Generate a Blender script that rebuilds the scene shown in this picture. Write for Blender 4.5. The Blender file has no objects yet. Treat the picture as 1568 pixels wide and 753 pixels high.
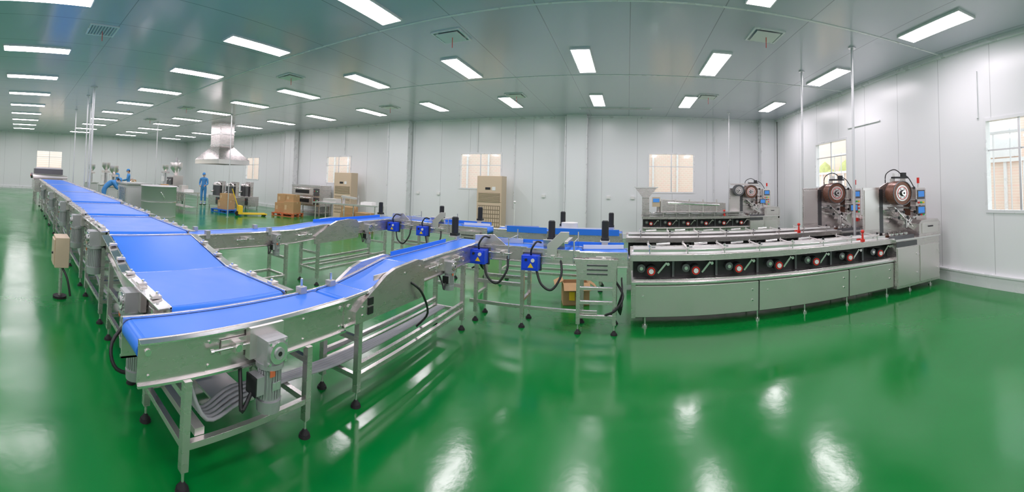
import bpy, math, random
from mathutils import Matrix, Vector, Euler
random.seed(7)
C=bpy.context.collection
sc=bpy.context.scene
sc.view_settings.view_transform='Standard'

# ---------------------------------------------------------------- materials
def newmat(name):
    m=bpy.data.materials.new(name); m.use_nodes=True
    nt=m.node_tree; b=nt.nodes['Principled BSDF']; return m,nt,b
def mat(name,col,rough=.5,metal=0.,nscale=0,namt=.05,bump=0.,stretch=(1,1,1),emit=0,coat=0,colvar=0.):
    m,nt,b=newmat(name)
    b.inputs['Base Color'].default_value=(*col,1); b.inputs['Roughness'].default_value=rough
    b.inputs['Metallic'].default_value=metal
    if coat: b.inputs['Coat Weight'].default_value=coat; b.inputs['Coat Roughness'].default_value=.12
    if emit:
        b.inputs['Emission Color'].default_value=(*col,1); b.inputs['Emission Strength'].default_value=emit
        m.cycles.emission_sampling='NONE'
    if nscale:
        tc=nt.nodes.new('ShaderNodeTexCoord'); mp=nt.nodes.new('ShaderNodeMapping'); mp.inputs['Scale'].default_value=stretch
        nz=nt.nodes.new('ShaderNodeTexNoise'); nz.inputs['Scale'].default_value=nscale; nz.inputs['Detail'].default_value=2
        nt.links.new(tc.outputs['Object'],mp.inputs[0]); nt.links.new(mp.outputs[0],nz.inputs['Vector'])
        mr=nt.nodes.new('ShaderNodeMapRange'); mr.inputs['From Min'].default_value=.3; mr.inputs['From Max'].default_value=.7
        mr.inputs['To Min'].default_value=max(.02,rough-namt); mr.inputs['To Max'].default_value=min(1,rough+namt)
        nt.links.new(nz.outputs['Fac'],mr.inputs['Value']); nt.links.new(mr.outputs[0],b.inputs['Roughness'])
        if colvar:
            cr=nt.nodes.new('ShaderNodeMix'); cr.data_type='RGBA'
            cr.inputs[6].default_value=(*[c*(1-colvar) for c in col],1); cr.inputs[7].default_value=(*[min(1,c*(1+colvar)) for c in col],1)
            nt.links.new(nz.outputs['Fac'],cr.inputs[0]); nt.links.new(cr.outputs[2],b.inputs['Base Color'])
        if bump:
            bp=nt.nodes.new('ShaderNodeBump'); bp.inputs['Strength'].default_value=bump; bp.inputs['Distance'].default_value=.01
            nt.links.new(nz.outputs['Fac'],bp.inputs['Height']); nt.links.new(bp.outputs[0],b.inputs['Normal'])
    return m
def panelmat(name,col,rough,px,py,pz,seam=.6,w=.012,metal=0.,coat=0.):
    """sandwich panel with dark joint lines; px,py,pz = (period, offset) or None"""
    m=mat(name,col,rough,metal,coat=coat); nt=m.node_tree; b=nt.nodes['Principled BSDF']
    tc=nt.nodes.new('ShaderNodeTexCoord'); sp=nt.nodes.new('ShaderNodeSeparateXYZ'); nt.links.new(tc.outputs['Object'],sp.inputs[0])
    prev=None
    for i,p in enumerate((px,py,pz)):
        if not p: continue
        a=nt.nodes.new('ShaderNodeMath'); a.operation='ADD'; a.inputs[1].default_value=-p[1]+100*p[0]; nt.links.new(sp.outputs[i],a.inputs[0])
        q=nt.nodes.new('ShaderNodeMath'); q.operation='MODULO'; q.inputs[1].default_value=p[0]; nt.links.new(a.outputs[0],q.inputs[0])
        l=nt.nodes.new('ShaderNodeMath'); l.operation='LESS_THAN'; l.inputs[1].default_value=w; nt.links.new(q.outputs[0],l.inputs[0])
        if prev:
            x=nt.nodes.new('ShaderNodeMath'); x.operation='MAXIMUM'; nt.links.new(prev.outputs[0],x.inputs[0]); nt.links.new(l.outputs[0],x.inputs[1]); prev=x
        else: prev=l
    mx=nt.nodes.new('ShaderNodeMix'); mx.data_type='RGBA'; mx.inputs[6].default_value=(*col,1); mx.inputs[7].default_value=(*[c*seam for c in col],1)
    nt.links.new(prev.outputs[0],mx.inputs[0]); nt.links.new(mx.outputs[2],b.inputs['Base Color'])
    return m
steel=mat('brushed_steel',(.70,.655,.64),.28,.88,nscale=5,namt=.03,stretch=(1,1,4))
steel2=mat('satin_steel',(.76,.72,.70),.34,.86,nscale=5,namt=.03,stretch=(3,3,1))
polish=mat('polished_steel',(.84,.82,.81),.18,.96,nscale=3,namt=.02)
tanks=mat('tank_steel',(.60,.60,.60),.45,.12,nscale=8,namt=.03)
dsteel=mat('dark_steel',(.16,.16,.17),.35,.9,nscale=10,namt=.05)
belt=mat('blue_belt',(.025,.20,.84),.36,0,nscale=3,namt=.04,colvar=.04)
black=mat('black_plastic',(.018,.018,.02),.4,0,nscale=20)
rubber=mat('black_rubber',(.012,.012,.013),.7,0,nscale=30)
bluebox=mat('blue_enamel',(.01,.07,.78),.32,0,nscale=8)
white=mat('white_plastic',(.8,.8,.78),.4,0,nscale=8)
alu=mat('cast_aluminium',(.47,.48,.49),.40,.5,nscale=40,namt=.06,bump=.1)
red=mat('red_plastic',(.7,.03,.02),.35,0,nscale=8)
yellow=mat('yellow_label',(.9,.6,.02),.45,0,nscale=8)
green=mat('green_button',(.02,.5,.1),.4,0,nscale=8)
copper=mat('bronze_film',(.20,.09,.06),.30,.4,nscale=30)
card=mat('cardboard',(.50,.31,.15),.85,0,nscale=12,colvar=.1,bump=.1)
cardd=mat('cardboard_tape',(.62,.45,.26),.5,0,nscale=12)
beige=mat('beige_enamel',(.62,.49,.35),.45,0,nscale=10)
beiged=mat('beige_grille',(.22,.17,.11),.6,0,nscale=10)
orange=mat('orange_pallet',(.62,.16,.06),.6,0,nscale=10)
pblue=mat('blue_pallet',(.02,.15,.6),.5,0,nscale=10)
suit=mat('blue_workwear',(.07,.28,.62),.85,0,nscale=25,colvar=.15,bump=.3)
skin=mat('skin',(.62,.36,.25),.55,0,nscale=30,colvar=.05)
hair=mat('black_hair',(.015,.012,.01),.6,0,nscale=60)
shoe=mat('white_boot',(.6,.6,.6),.5,0,nscale=20)
cable=mat('grey_conduit',(.45,.46,.48),.5,0,nscale=30)
trimw=mat('white_trim',(.80,.81,.82),.3,.1,nscale=5)
screen=mat('screen_glass',(.05,.2,.55),.15,0,nscale=6,emit=.5)
frost=mat('aluminium_frame',(.7,.71,.72),.35,.8,nscale=8)
mouth=mat('lips',(.45,.15,.12),.5,0,nscale=20)
def lampmat():
    m=bpy.data.materials.new('led_panel'); m.use_nodes=True; nt=m.node_tree; nt.nodes.clear()
    o=nt.nodes.new('ShaderNodeOutputMaterial'); e=nt.nodes.new('ShaderNodeEmission'); e.inputs[0].default_value=(1.,.90,.97,1); e.inputs[1].default_value=25.
    nt.links.new(e.outputs[0],o.inputs[0]); m.cycles.emission_sampling='FRONT_BACK'; return m
lamp=lampmat()
def floormat():
    m,nt,b=newmat('green_epoxy')
    tc=nt.nodes.new('ShaderNodeTexCoord')
    n1=nt.nodes.new('ShaderNodeTexNoise'); n1.inputs['Scale'].default_value=.8; n1.inputs['Detail'].default_value=5; n1.inputs['Distortion'].default_value=.8
    n2=nt.nodes.new('ShaderNodeTexNoise'); n2.inputs['Scale'].default_value=5; n2.inputs['Detail'].default_value=5
    nt.links.new(tc.outputs['Object'],n1.inputs['Vector']); nt.links.new(tc.outputs['Object'],n2.inputs['Vector'])
    mx=nt.nodes.new('ShaderNodeMix'); mx.data_type='RGBA'
    mx.inputs[6].default_value=(.0,.15,.021,1); mx.inputs[7].default_value=(.001,.225,.036,1)
    nt.links.new(n1.outputs['Fac'],mx.inputs[0]); nt.links.new(mx.outputs[2],b.inputs['Base Color'])
    mr=nt.nodes.new('ShaderNodeMapRange'); mr.inputs['From Min'].default_value=.3; mr.inputs['From Max'].default_value=.7
    mr.inputs['To Min'].default_value=.10; mr.inputs['To Max'].default_value=.25
    nt.links.new(n1.outputs['Fac'],mr.inputs['Value']); nt.links.new(mr.outputs[0],b.inputs['Roughness'])
    bp=nt.nodes.new('ShaderNodeBump'); bp.inputs['Strength'].default_value=.14; bp.inputs['Distance'].default_value=.012
    nt.links.new(n2.outputs['Fac'],bp.inputs['Height']); nt.links.new(bp.outputs[0],b.inputs['Normal'])
    return m
epoxy=floormat()
def glassmat():
    m=bpy.data.materials.new('window_glass'); m.use_nodes=True; nt=m.node_tree; nt.nodes.clear()
    o=nt.nodes.new('ShaderNodeOutputMaterial'); t=nt.nodes.new('ShaderNodeBsdfTransparent'); g=nt.nodes.new('ShaderNodeBsdfGlossy'); g.inputs['Roughness'].default_value=.05
    t.inputs['Color'].default_value=(.95,.98,.97,1); x=nt.nodes.new('ShaderNodeMixShader'); x.inputs[0].default_value=.06
    nt.links.new(t.outputs[0],x.inputs[1]); nt.links.new(g.outputs[0],x.inputs[2]); nt.links.new(x.outputs[0],o.inputs[0]); return m
glass=glassmat()

# ---------------------------------------------------------------- mesh builder
class G:
    def __init__(s,name): s.name=name; s.v=[];s.f=[];s.mi=[];s.sm=[];s.mats=[];s.M=Matrix.Identity(4)
    def add(s,vs,fs,m,smooth=False):
        if m not in s.mats: s.mats.append(m)
        i=s.mats.index(m); o=len(s.v)
        s.v+=[s.M@Vector(v) for v in vs]; s.f+=[[a+o for a in f] for f in fs]; s.mi+=[i]*len(fs); s.sm+=[smooth]*len(fs)
    def box(s,x0,x1,y0,y1,z0,z1,m):
        s.add([(x0,y0,z0),(x1,y0,z0),(x1,y1,z0),(x0,y1,z0),(x0,y0,z1),(x1,y0,z1),(x1,y1,z1),(x0,y1,z1)],
              [(0,3,2,1),(4,5,6,7),(0,1,5,4),(1,2,6,5),(2,3,7,6),(3,0,4,7)],m)
    def obox(s,c,sz,m,rot=(0,0,0)):
        R=Matrix.Translation(c)@Euler(rot).to_matrix().to_4x4(); a,b,d=[k/2 for k in sz]
        s.add([R@Vector(v) for v in [(-a,-b,-d),(a,-b,-d),(a,b,-d),(-a,b,-d),(-a,-b,d),(a,-b,d),(a,b,d),(-a,b,d)]],
              [(0,3,2,1),(4,5,6,7),(0,1,5,4),(1,2,6,5),(2,3,7,6),(3,0,4,7)],m)
    def cyl(s,p,q,r,m,n=16,r2=None,smooth=True):
        p=Vector(p);q=Vector(q); r2=r if r2 is None else r2; d=(q-p)
        if d.length<1e-6: return
        R=d.to_track_quat('Z','Y').to_matrix()
        vs=[];
        for k,(c,rr) in enumerate(((p,r),(q,r2))):
            for i in range(n):
                a=2*math.pi*i/n; vs.append(c+R@Vector((rr*math.cos(a),rr*math.sin(a),0)))
        s.add(vs,[(i,(i+1)%n,n+(i+1)%n,n+i) for i in range(n)],m,smooth)
        s.add(vs[:n],[tuple(range(n-1,-1,-1))],m); s.add(vs[n:],[tuple(range(n))],m)
    def ring(s,c,ax,r0,r1,h,m,n=24):
        c=Vector(c); R=Vector(ax).to_track_quat('Z','Y').to_matrix(); vs=[]
        for rr,z in ((r0,0),(r1,0),(r1,h),(r0,h)):
            for i in range(n):
                a=2*math.pi*i/n; vs.append(c+R@Vector((rr*math.cos(a),rr*math.sin(a),z)))
        fs=[]
        for k in range(4):
            for i in range(n): fs.append((k*n+i,k*n+(i+1)%n,((k+1)%4)*n+(i+1)%n,((k+1)%4)*n+i))
        s.add(vs,fs,m)
    def lathe(s,c,prof,m,n=28,smooth=True):
        c=Vector(c); vs=[]
        for r,z in prof:
            for i in range(n):
                a=2*math.pi*i/n; vs.append(c+Vector((r*math.cos(a),r*math.sin(a),z)))
        fs=[(k*n+i,k*n+(i+1)%n,(k+1)*n+(i+1)%n,(k+1)*n+i) for k in range(len(prof)-1) for i in range(n)]
        s.add(vs,fs,m,smooth)
    def prism(s,pts,ext,m):
        e=Vector(ext); n=len(pts); a=[Vector(p) for p in pts]; vs=a+[p+e for p in a]
        s.add(vs,[tuple(range(n-1,-1,-1)),tuple(range(n,2*n))]+[(i,(i+1)%n,n+(i+1)%n,n+i) for i in range(n)],m)
    def tube(s,pts,r,m,n=8,sub=5):
        P=[Vector(p) for p in pts]
        if len(P)>2 and sub>1:
            Q=[]
            for i in range(len(P)-1):
                p0=P[max(i-1,0)];p1=P[i];p2=P[i+1];p3=P[min(i+2,len(P)-1)]
                for k in range(sub):
                    t=k/sub; Q.append(.5*((2*p1)+(p2-p0)*t+(2*p0-5*p1+4*p2-p3)*t*t+(3*p1-p0-3*p2+p3)*t**3))
            Q.append(P[-1]); P=Q
        rs=r if isinstance(r,(list,tuple)) else None
        vs=[]; up=Vector((0,0,1))
        for i,p in enumerate(P):
            d=(P[min(i+1,len(P)-1)]-P[max(i-1,0)]).normalized()
            x=d.cross(up) 
            if x.length<.05: x=d.cross(Vector((0,1,0)))
            x.normalize(); y=x.cross(d); 
            rr=r if rs is None else rs[0]+(rs[1]-rs[0])*i/(len(P)-1)
            for k in range(n):
                a=2*math.pi*k/n; vs.append(p+rr*(x*math.cos(a)+y*math.sin(a)))
        fs=[(i*n+k,i*n+(k+1)%n,(i+1)*n+(k+1)%n,(i+1)*n+k) for i in range(len(P)-1) for k in range(n)]
        s.add(vs,fs,m,True); L=len(P)-1
        s.add(vs[:n],[tuple(range(n))],m); s.add(vs[L*n:],[tuple(range(n))],m)
    def sph(s,c,r,m,n=16,k=10,R=None,zmin=-1.):
        if not isinstance(r,(tuple,list)): r=(r,r,r)
        c=Vector(c); R=R or Matrix.Identity(3); vs=[];
        lo=math.asin(zmin)
        for j in range(k+1):
            a=lo+(math.pi/2-lo)*j/k
            for i in range(n):
                b=2*math.pi*i/n; vs.append(c+R@Vector((r[0]*math.cos(a)*math.cos(b),r[1]*math.cos(a)*math.sin(b),r[2]*math.sin(a))))
        s.add(vs,[(j*n+i,j*n+(i+1)%n,(j+1)*n+(i+1)%n,(j+1)*n+i) for j in range(k) for i in range(n)],m,True)
    def done(s,bevel=0,parent=None):
        me=bpy.data.meshes.new(s.name); me.from_pydata([tuple(v) for v in s.v],[],s.f)
        for m in s.mats: me.materials.append(m)
        me.polygons.foreach_set('material_index',s.mi); me.polygons.foreach_set('use_smooth',s.sm); me.update()
        o=bpy.data.objects.new(s.name,me); C.objects.link(o)
        if bevel:
            b=o.modifiers.new('bevel','BEVEL'); b.width=bevel; b.segments=1; b.limit_method='ANGLE'; b.angle_limit=math.radians(50)
        if parent: o.parent=parent
        return o
def frame(ox,oy,ang,oz=0):
    return Matrix.Translation((ox,oy,oz))@Matrix.Rotation(ang,4,'Z')

# ---------------------------------------------------------------- room
X0,X1,Y0,Y1,ZC=-28.,5.12,-5.,12.95,4.08
wallL=panelmat('wall_panel_x',(.80,.82,.83),.3,(1.18,.3),None,None,seam=.62)
wallR=panelmat('wall_panel_y',(.82,.83,.84),.3,None,(1.18,.2),None,seam=.62)
ceilm=panelmat('ceiling_panel',(.54,.56,.64),.22,(1.2375,.0),(3.3,1.55),None,seam=.55,w=.014,coat=.5)
g=G('floor'); g.box(X0-.3,X1+.3,Y0-.3,Y1+.3,-.2,0,epoxy); g.done()
g=G('ceiling'); g.box(X0-.3,X1+.3,Y0-.3,Y1+.3,ZC,ZC+.15,ceilm); g.done()
def wall(name,axis,c0,c1,a0,a1,holes,m):
    g=G(name)
    def bx(a,b,z0,z1):
        if b-a<1e-4 or z1-z0<1e-4: return
        if axis=='x': g.box(a,b,c0,c1,z0,z1,m)
        else: g.box(c0,c1,a,b,z0,z1,m)
    cur=a0
    for h in sorted(holes):
        bx(cur,h[0],0,ZC); bx(h[0],h[1],0,h[2]); bx(h[0],h[1],h[3],ZC); cur=h[1]
    bx(cur,a1,0,ZC); g.done()
wb=[(-19.5,-18.1,1.45,2.78),(-12.75,-11.2,1.48,2.76),(-6.0,-4.36,1.5,2.83),(.66,2.25,1.5,2.86)]
wr=[(2.55,3.9,1.22,2.78),(8.05,9.75,1.66,2.93)]
wf=[(1.3,3.2,1.45,2.8)]
wall('wall_back','x',Y1,Y1+.12,X0-.3,X1+.3,wb,wallL)
wall('wall_right','y',X1,X1+.12,Y0-.3,Y1,wr,wallR)
wall('wall_left','y',X0-.12,X0,Y0-.3,Y1,wf,wallR)
wall('wall_front','x',Y0-.12,Y0,X0-.12,X1+.12,[],wallL)
k=0
def window(axis,c,h):
    global k
    k+=1; g=G('window_%d'%k); a,b,z0,z1=h; w=.05
    def bx(a0,a1,z0,z1,d0,d1,m):
        if axis=='x': g.box(a0,a1,c+d0,c+d1,z0,z1,m)
        else: g.box(c+d0,c+d1,a0,a1,z0,z1,m)
    s=1 if c>0 else -1
    d0,d1=(-.015,.1) if s>0 else (-.1,.015)
    bx(a,a+w,z0,z1,d0,d1,trimw);bx(b-w,b,z0,z1,d0,d1,trimw);bx(a+w,b-w,z0,z0+w,d0,d1,trimw);bx(a+w,b-w,z1-w,z1,d0,d1,trimw)
    m=(a+b)/2; bx(m-.02,m+.02,z0+w,z1-w,.03*s-.01,.03*s+.01,frost)
    zt=z0+(z1-z0)*.66
    bx(a+w,b-w,zt-.012,zt+.012,.05*s-.008,.05*s+.008,frost)
    bx(a+w,b-w,z0+w,z1-w,.065*s-.003,.065*s+.003,glass); g.done()
for h in wb: window('x',Y1,h)
for h in wr: window('y',X1,h)
for h in wf: window('y',X0,h)
def facmat():
    m,nt,b=newmat('facade_tiles'); tc=nt.nodes.new('ShaderNodeTexCoord'); br=nt.nodes.new('ShaderNodeTexBrick')
    mp=nt.nodes.new('ShaderNodeMapping'); mp.inputs['Rotation'].default_value=(math.pi/2,0,0); nt.links.new(tc.outputs['Object'],mp.inputs[0]); nt.links.new(mp.outputs[0],br.inputs['Vector'])
    br.inputs['Color1'].default_value=(.86,.64,.55,1); br.inputs['Color2'].default_value=(.82,.68,.58,1); br.inputs['Mortar'].default_value=(.9,.80,.72,1); br.inputs['Scale'].default_value=3
    nt.links.new(br.outputs['Color'],b.inputs['Base Color']); b.inputs['Roughness'].default_value=.9; return m
fac=facmat()
leaf=mat('hedge_leaves',(.55,.55,.22),.8,0,nscale=6,colvar=.4)
g=G('neighbour_building'); g.box(X0-4,X1+.5,Y1+3,Y1+3.3,-.2,3.3,fac)
for i in range(34): g.box(X0+i,X0+i+.06,Y1+2.9,Y1+3,-.2,3.2,trimw)
g.done()
g=G('boundary_wall'); g.box(X1+4,X1+4.2,1.5,Y1+9,-.2,2.3,fac); g.box(X1+3.9,X1+4.3,1.4,Y1+9.1,2.3,2.4,trimw)
for i in range(30): g.box(X1+3.95,X1+4.0,1.6+i*.65,1.7+i*.65,-.2,2.3,trimw)
g.done()
g=G('boundary_hedge')
for i in range(14): g.sph((X1+4.9,11+i*.7,1.2+.2*math.sin(i*2.1)),(.5,.6,1.6+.2*math.sin(i*1.3)),leaf,10,6)
g.done()
g=G('neighbour_house'); g.box(X1+6,X1+6.3,0,Y1+9,-.2,5.5,fac)
for i in range(6): g.box(X1+5.95,X1+6,1+i*3,2.4+i*3,2.6,4.2,trimw)
g.done()
g=G('boundary_wall'); g.box(X0-4.2,X0-4,-4,Y1+2.8,-.2,3.2,fac); g.done()
g=G('security_railing')
for i in range(24): g.cyl((X1+2.6,1.6+i*.5,-.2),(X1+2.6,1.6+i*.5,3.0),.02,frost,8)
g.box(X1+2.57,X1+2.63,1.5,13.2,2.9,2.96,frost); g.done()
g=G('ground_outside'); g.box(X0-6,X1+7,Y1+.45,Y1+10,-.3,-.2,fac); g.box(X1+.45,X1+7,Y0,Y1+.4,-.3,-.2,fac); g.box(X0-6,X0-.45,Y0,Y1+.4,-.3,-.2,fac); g.done()
# trims
g=G('trim_1'); g.box(X0,X1,Y1-.06,Y1,ZC-.07,ZC,trimw); g.box(X1-.06,X1,Y0,Y1-.06,ZC-.07,ZC,trimw); g.box(X0,X0+.06,Y0,Y1-.06,ZC-.07,ZC,trimw); g.done()
g=G('baseboard_back'); g.box(X0,X1,Y1-.04,Y1,0,.16,trimw); g.done()
g=G('baseboard_right'); g.box(X1-.05,X1,Y0,Y1-.04,0,.2,trimw); g.box(X1-.075,X1,Y0,Y1-.04,.2,.225,trimw); g.done()
g=G('baseboard_left'); g.box(X0,X0+.05,Y0,Y1-.04,0,.16,trimw); g.done()
for i,(a,b) in enumerate([(-15.5,-14.75),(-9.0,-8.1),(-2.06,-1.38),(4.55,5.12)]):
    g=G('trim_%d'%(i+2)); g.box(a,b,Y1-.3,Y1-.04,0.0,ZC-.0,wallL)
    for x in (a-.03,b): g.box(x,x+.03,Y1-.34,Y1-.04,.0,ZC-.07,trimw)
    g.done()
g=G('trim_6')
for x,z in ((-11.6,2.8),(-5.3,2.85),(-3.9,.4),(2.9,.4),(-18.9,2.8)): g.cyl((x,Y1-.03,z if z>1 else .9),(x,Y1-.03,ZC-.07),.014,trimw,8)
g.box(X1-.03,X1,6.7,8.0,3.12,3.15,trimw); g.box(X1-.03,X1,4.0,4.03,2.8,3.6,trimw)
g.done()
g=G('trim_7')
for x,z in ((-7.8,1.25),(-6.9,1.25),(-.7,1.3),(.1,1.3),(-2.9,1.3)):
    g.box(x,x+.12,Y1-.05,Y1,z,z+.09,white)
g.done()
g=G('trim_8')
for y in (8.15,4.85): g.box(X0,X1-.06,y-.02,y+.02,ZC-.008,ZC,trimw)
g.done()
# ---------------------------------------------------------------- ceiling lamps / vents
for r,Yr in enumerate((-3.1,.28,4.0,7.2,10.55)):
    for j in range(-9,5):
        x=-5.8+2.475*j+(.35 if r<2 else 0)
        if x<X0+.5 or x>X1-.5: continue
        g=G('ceiling_light'); L,W=.665,.16; z=ZC-.03
        if r==2: L=.63
        g.box(x-W-.02,x+W+.02,Yr-L-.02,Yr+L+.02,z,ZC,trimw)
        g.add([(x-W,Yr-L,z-.002),(x-W,Yr+L,z-.002),(x+W,Yr+L,z-.002),(x+W,Yr-L,z-.002)],[(0,1,2,3)],lamp); g.done()
for i,(x,y) in enumerate([(-6.55,1.33),(-2.78,5.53),(2.07,5.59),(-7.07,5.86),(-2.96,9.78),(2.04,9.84),(-7.2,10.1),(-13,5.9),(-17,5.9)]):
    g=G('ceiling_vent'); s=.25
    g.box(x-s,x+s,y-s,y-s+.03,ZC-.02,ZC,trimw);g.box(x-s,x+s,y+s-.03,y+s,ZC-.02,ZC,trimw);g.box(x-s,x-s+.03,y-s+.03,y+s-.03,ZC-.02,ZC,trimw);g.box(x+s-.03,x+s,y-s+.03,y+s-.03,ZC-.02,ZC,trimw)
    if i==0:
        for q in range(8): g.obox((x,y-s+.07+q*.052,ZC-.012),(2*s-.06,.034,.004),white,(.5,0,0))
    else: g.box(x-s+.06,x+s-.06,y-s+.06,y+s-.06,ZC-.035,ZC-.025,white); g.cyl((x,y,ZC-.025),(x,y,ZC),.03,white,10)
    g.cyl((x+.02,y,ZC-.035),(x+.02,y,ZC-.2),.006,red,6)
    g.done()
g=G('air_diffuser'); g.box(-1.5,.7,11.55,11.75,ZC-.02,ZC,trimw); g.box(-1.45,.65,11.58,11.72,ZC-.025,ZC-.02,alu); g.done()

# ---------------------------------------------------------------- conveyors
def motor(g,c,out,s=1.,down=True):
    """worm gear motor: gearbox at c, 'out' = direction away from frame, motor hanging down"""
    c=Vector(c); o=Vector(out); t=o.cross(Vector((0,0,1))); R=Matrix((o,t,Vector((0,0,1)))).transposed()
    def P(a,b,z): return c+R@Vector((a*s,b*s,z*s))
    rot=R.to_euler()
    g.obox(P(.07,0,0),(.12*s,.13*s,.13*s),alu,rot)
    g.cyl(P(.13,0,0),P(.145,0,0),.055*s,polish,20); g.cyl(P(.145,0,0),P(.152,0,0),.03*s,alu,16); g.cyl(P(.152,0,0),P(.155,0,0),.012*s,black,10)
    for a,b in ((-.05,-.05),(.05,-.05),(-.05,.05),(.05,.05)): g.cyl(P(.13,a,b),P(.138,a,b),.008*s,polish,8)
    g.obox(P(.02,0,.03),(.04*s,.22*s,.16*s),steel2,rot)
    g.cyl(P(.07,0,-.06),P(.07,0,-.085),.075*s,alu,20)
    g.cyl(P(.07,0,-.085),P(.07,0,-.25),.056*s,alu,20)
    for i in range(24):
        a=2*math.pi*i/24; ca,sa=math.cos(a),math.sin(a)
        g.cyl(P(.07+.06*ca,.06*sa,-.095),P(.07+.06*ca,.06*sa,-.24),.0045*s,alu,4,smooth=False)
    g.cyl(P(.07,0,-.25),P(.07,0,-.31),.067*s,alu,20,r2=.062*s)
    g.cyl(P(.07,0,-.31),P(.07,0,-.315),.045*s,black,16)
    g.obox(P(.07,.085,-.16),(.08*s,.05*s,.09*s),alu,rot); g.obox(P(.07,.112,-.16),(.085*s,.008*s,.095*s),black,rot)
    g.obox(P(.132,0,-.17),(.003*s,.05*s,.04*s),frost,rot); g.obox(P(.135,.03,-.10),(.006*s,.03*s,.03*s),orange,rot)
    g.tube([P(.07,.11,-.2),P(.08,.17,-.27),P(.05,.16,-.2),P(-.03,.12,-.1)],.011*s,black)
def foot(g,x,y,top,m=None):
    g.cyl((x,y,0),(x,y,.02),.04,rubber,14,r2=.035); g.cyl((x,y,.02),(x,y,.05),.03,rubber,12,r2=.012); g.cyl((x,y,.04),(x,y,.14),.009,polish,8)
    g.box(x-.022,x+.022,y-.022,y+.022,.11,top,m or steel)
def stand(g,s0,s1,w0,w1,top,bars=(.22,),endbars=(.22,.5)):
    for s in (s0,s1):
        for t in (w0,w1): foot(g,s,t,top if not callable(top) else top(s))
    for z in bars:
        for t in (w0,w1): g.box(s0+.022,s1-.022,t-.018,t+.018,z-.018,z+.018,steel)
    for z in endbars:
        for s in (s0,s1): g.box(s-.018,s+.018,w0+.022,w1-.022,z-.018,z+.018,steel)
def interp(pts,s):
    for (a,za),(b,zb) in zip(pts,pts[1:]):
        if s<=b: return za+(zb-za)*(s-a)/(b-a)
    return pts[-1][1]
def bed(g,pts,w,drop=.2,lip=.0,t0=0,rail=.03,bm=None,bolts=True):
    """belt bed following polyline pts (s,z), width w centred on t0"""
    bm=bm or belt; h=w/2; n=len(pts)
    top=[(s,z) for s,z in pts]
    for k,(dz,th) in enumerate(((0,.012),(-.11,.008))):
        poly=[(s,t0-h,z+dz) for s,z in top]+[(s,t0-h,z+dz-th) for s,z in reversed(top)]
        g.prism(poly,(0,w,0),bm)
    g.prism([(s,t0-h+.01,z-.02) for s,z in top]+[(s,t0-h+.01,z-.05) for s,z in reversed(top)],(0,w-.02,0),dsteel)
    for s,z in (top[0],top[-1]):
        g.cyl((s,t0-h,z-.056),(s,t0+h,z-.056),.055,bm,20)
        g.cyl((s,t0-h-.03,z-.056),(s,t0+h+.03,z-.056),.018,polish,12)
    for s,z in top[1:-1]: g.cyl((s,t0-h-.01,z-.02),(s,t0+h+.01,z-.02),.0205,polish,12)
    for sg in (-1,1):
        a=t0+sg*(h+.008)
        ex=[(top[0][0]-.05,top[0][1])]+top[1:-1]+[(top[-1][0]+.05,top[-1][1])] if n>2 else [(top[0][0]-.05,top[0][1]),(top[-1][0]+.05,top[-1][1])]
        poly=[(s,a,z+.012) for s,z in ex]+[(s,a,z-drop) for s,z in reversed(ex)]
        g.prism(poly,(0,sg*.012,0),steel)
        for (s,z),(s2,z2) in zip(ex,ex[1:]):
            g.prism([(s,a-sg*.002,z+.0125),(s,a+sg*rail,z+.004),(s,a+sg*rail,z-.004),(s,a-sg*.002,z+.0)],(s2-s,0,z2-z),polish)
            g.prism([(s,a,z-drop),(s,a+sg*.03,z-drop-.001),(s,a+sg*.03,z-drop+.012),(s,a,z-drop+.012)],(s2-s,0,z2-z),polish)
        if bolts:
            L=ex[-1][0]-ex[0][0]; m=max(2,int(L/.35))
            for i in range(m+1):
                s=ex[0][0]+.06+(L-.12)*i/m; z=interp(ex,s)
                for dz in (-.05,-drop+.05):
                    g.cyl((s,a+sg*.01,z+dz),(s,a+sg*.02,z+dz),.008,polish,8)
def tension(g,s,t,z,sg):
    """belt tensioner bracket on a side panel"""
    g.box(s-.09,s+.09,min(t,t+sg*.012),max(t,t+sg*.012),z-.04,z+.04,steel2)
    g.cyl((s-.16,t+sg*.03,z),(s+.12,t+sg*.03,z),.008,polish,8); g.cyl((s-.17,t+sg*.03,z),(s-.15,t+sg*.03,z),.014,polish,6)
    g.box(s-.02,s+.03,min(t,t+sg*.05),max(t,t+sg*.05),z-.028,z+.028,steel2); g.cyl((s,t+sg*.05,z),(s,t+sg*.058,z),.02,polish,12)

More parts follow.
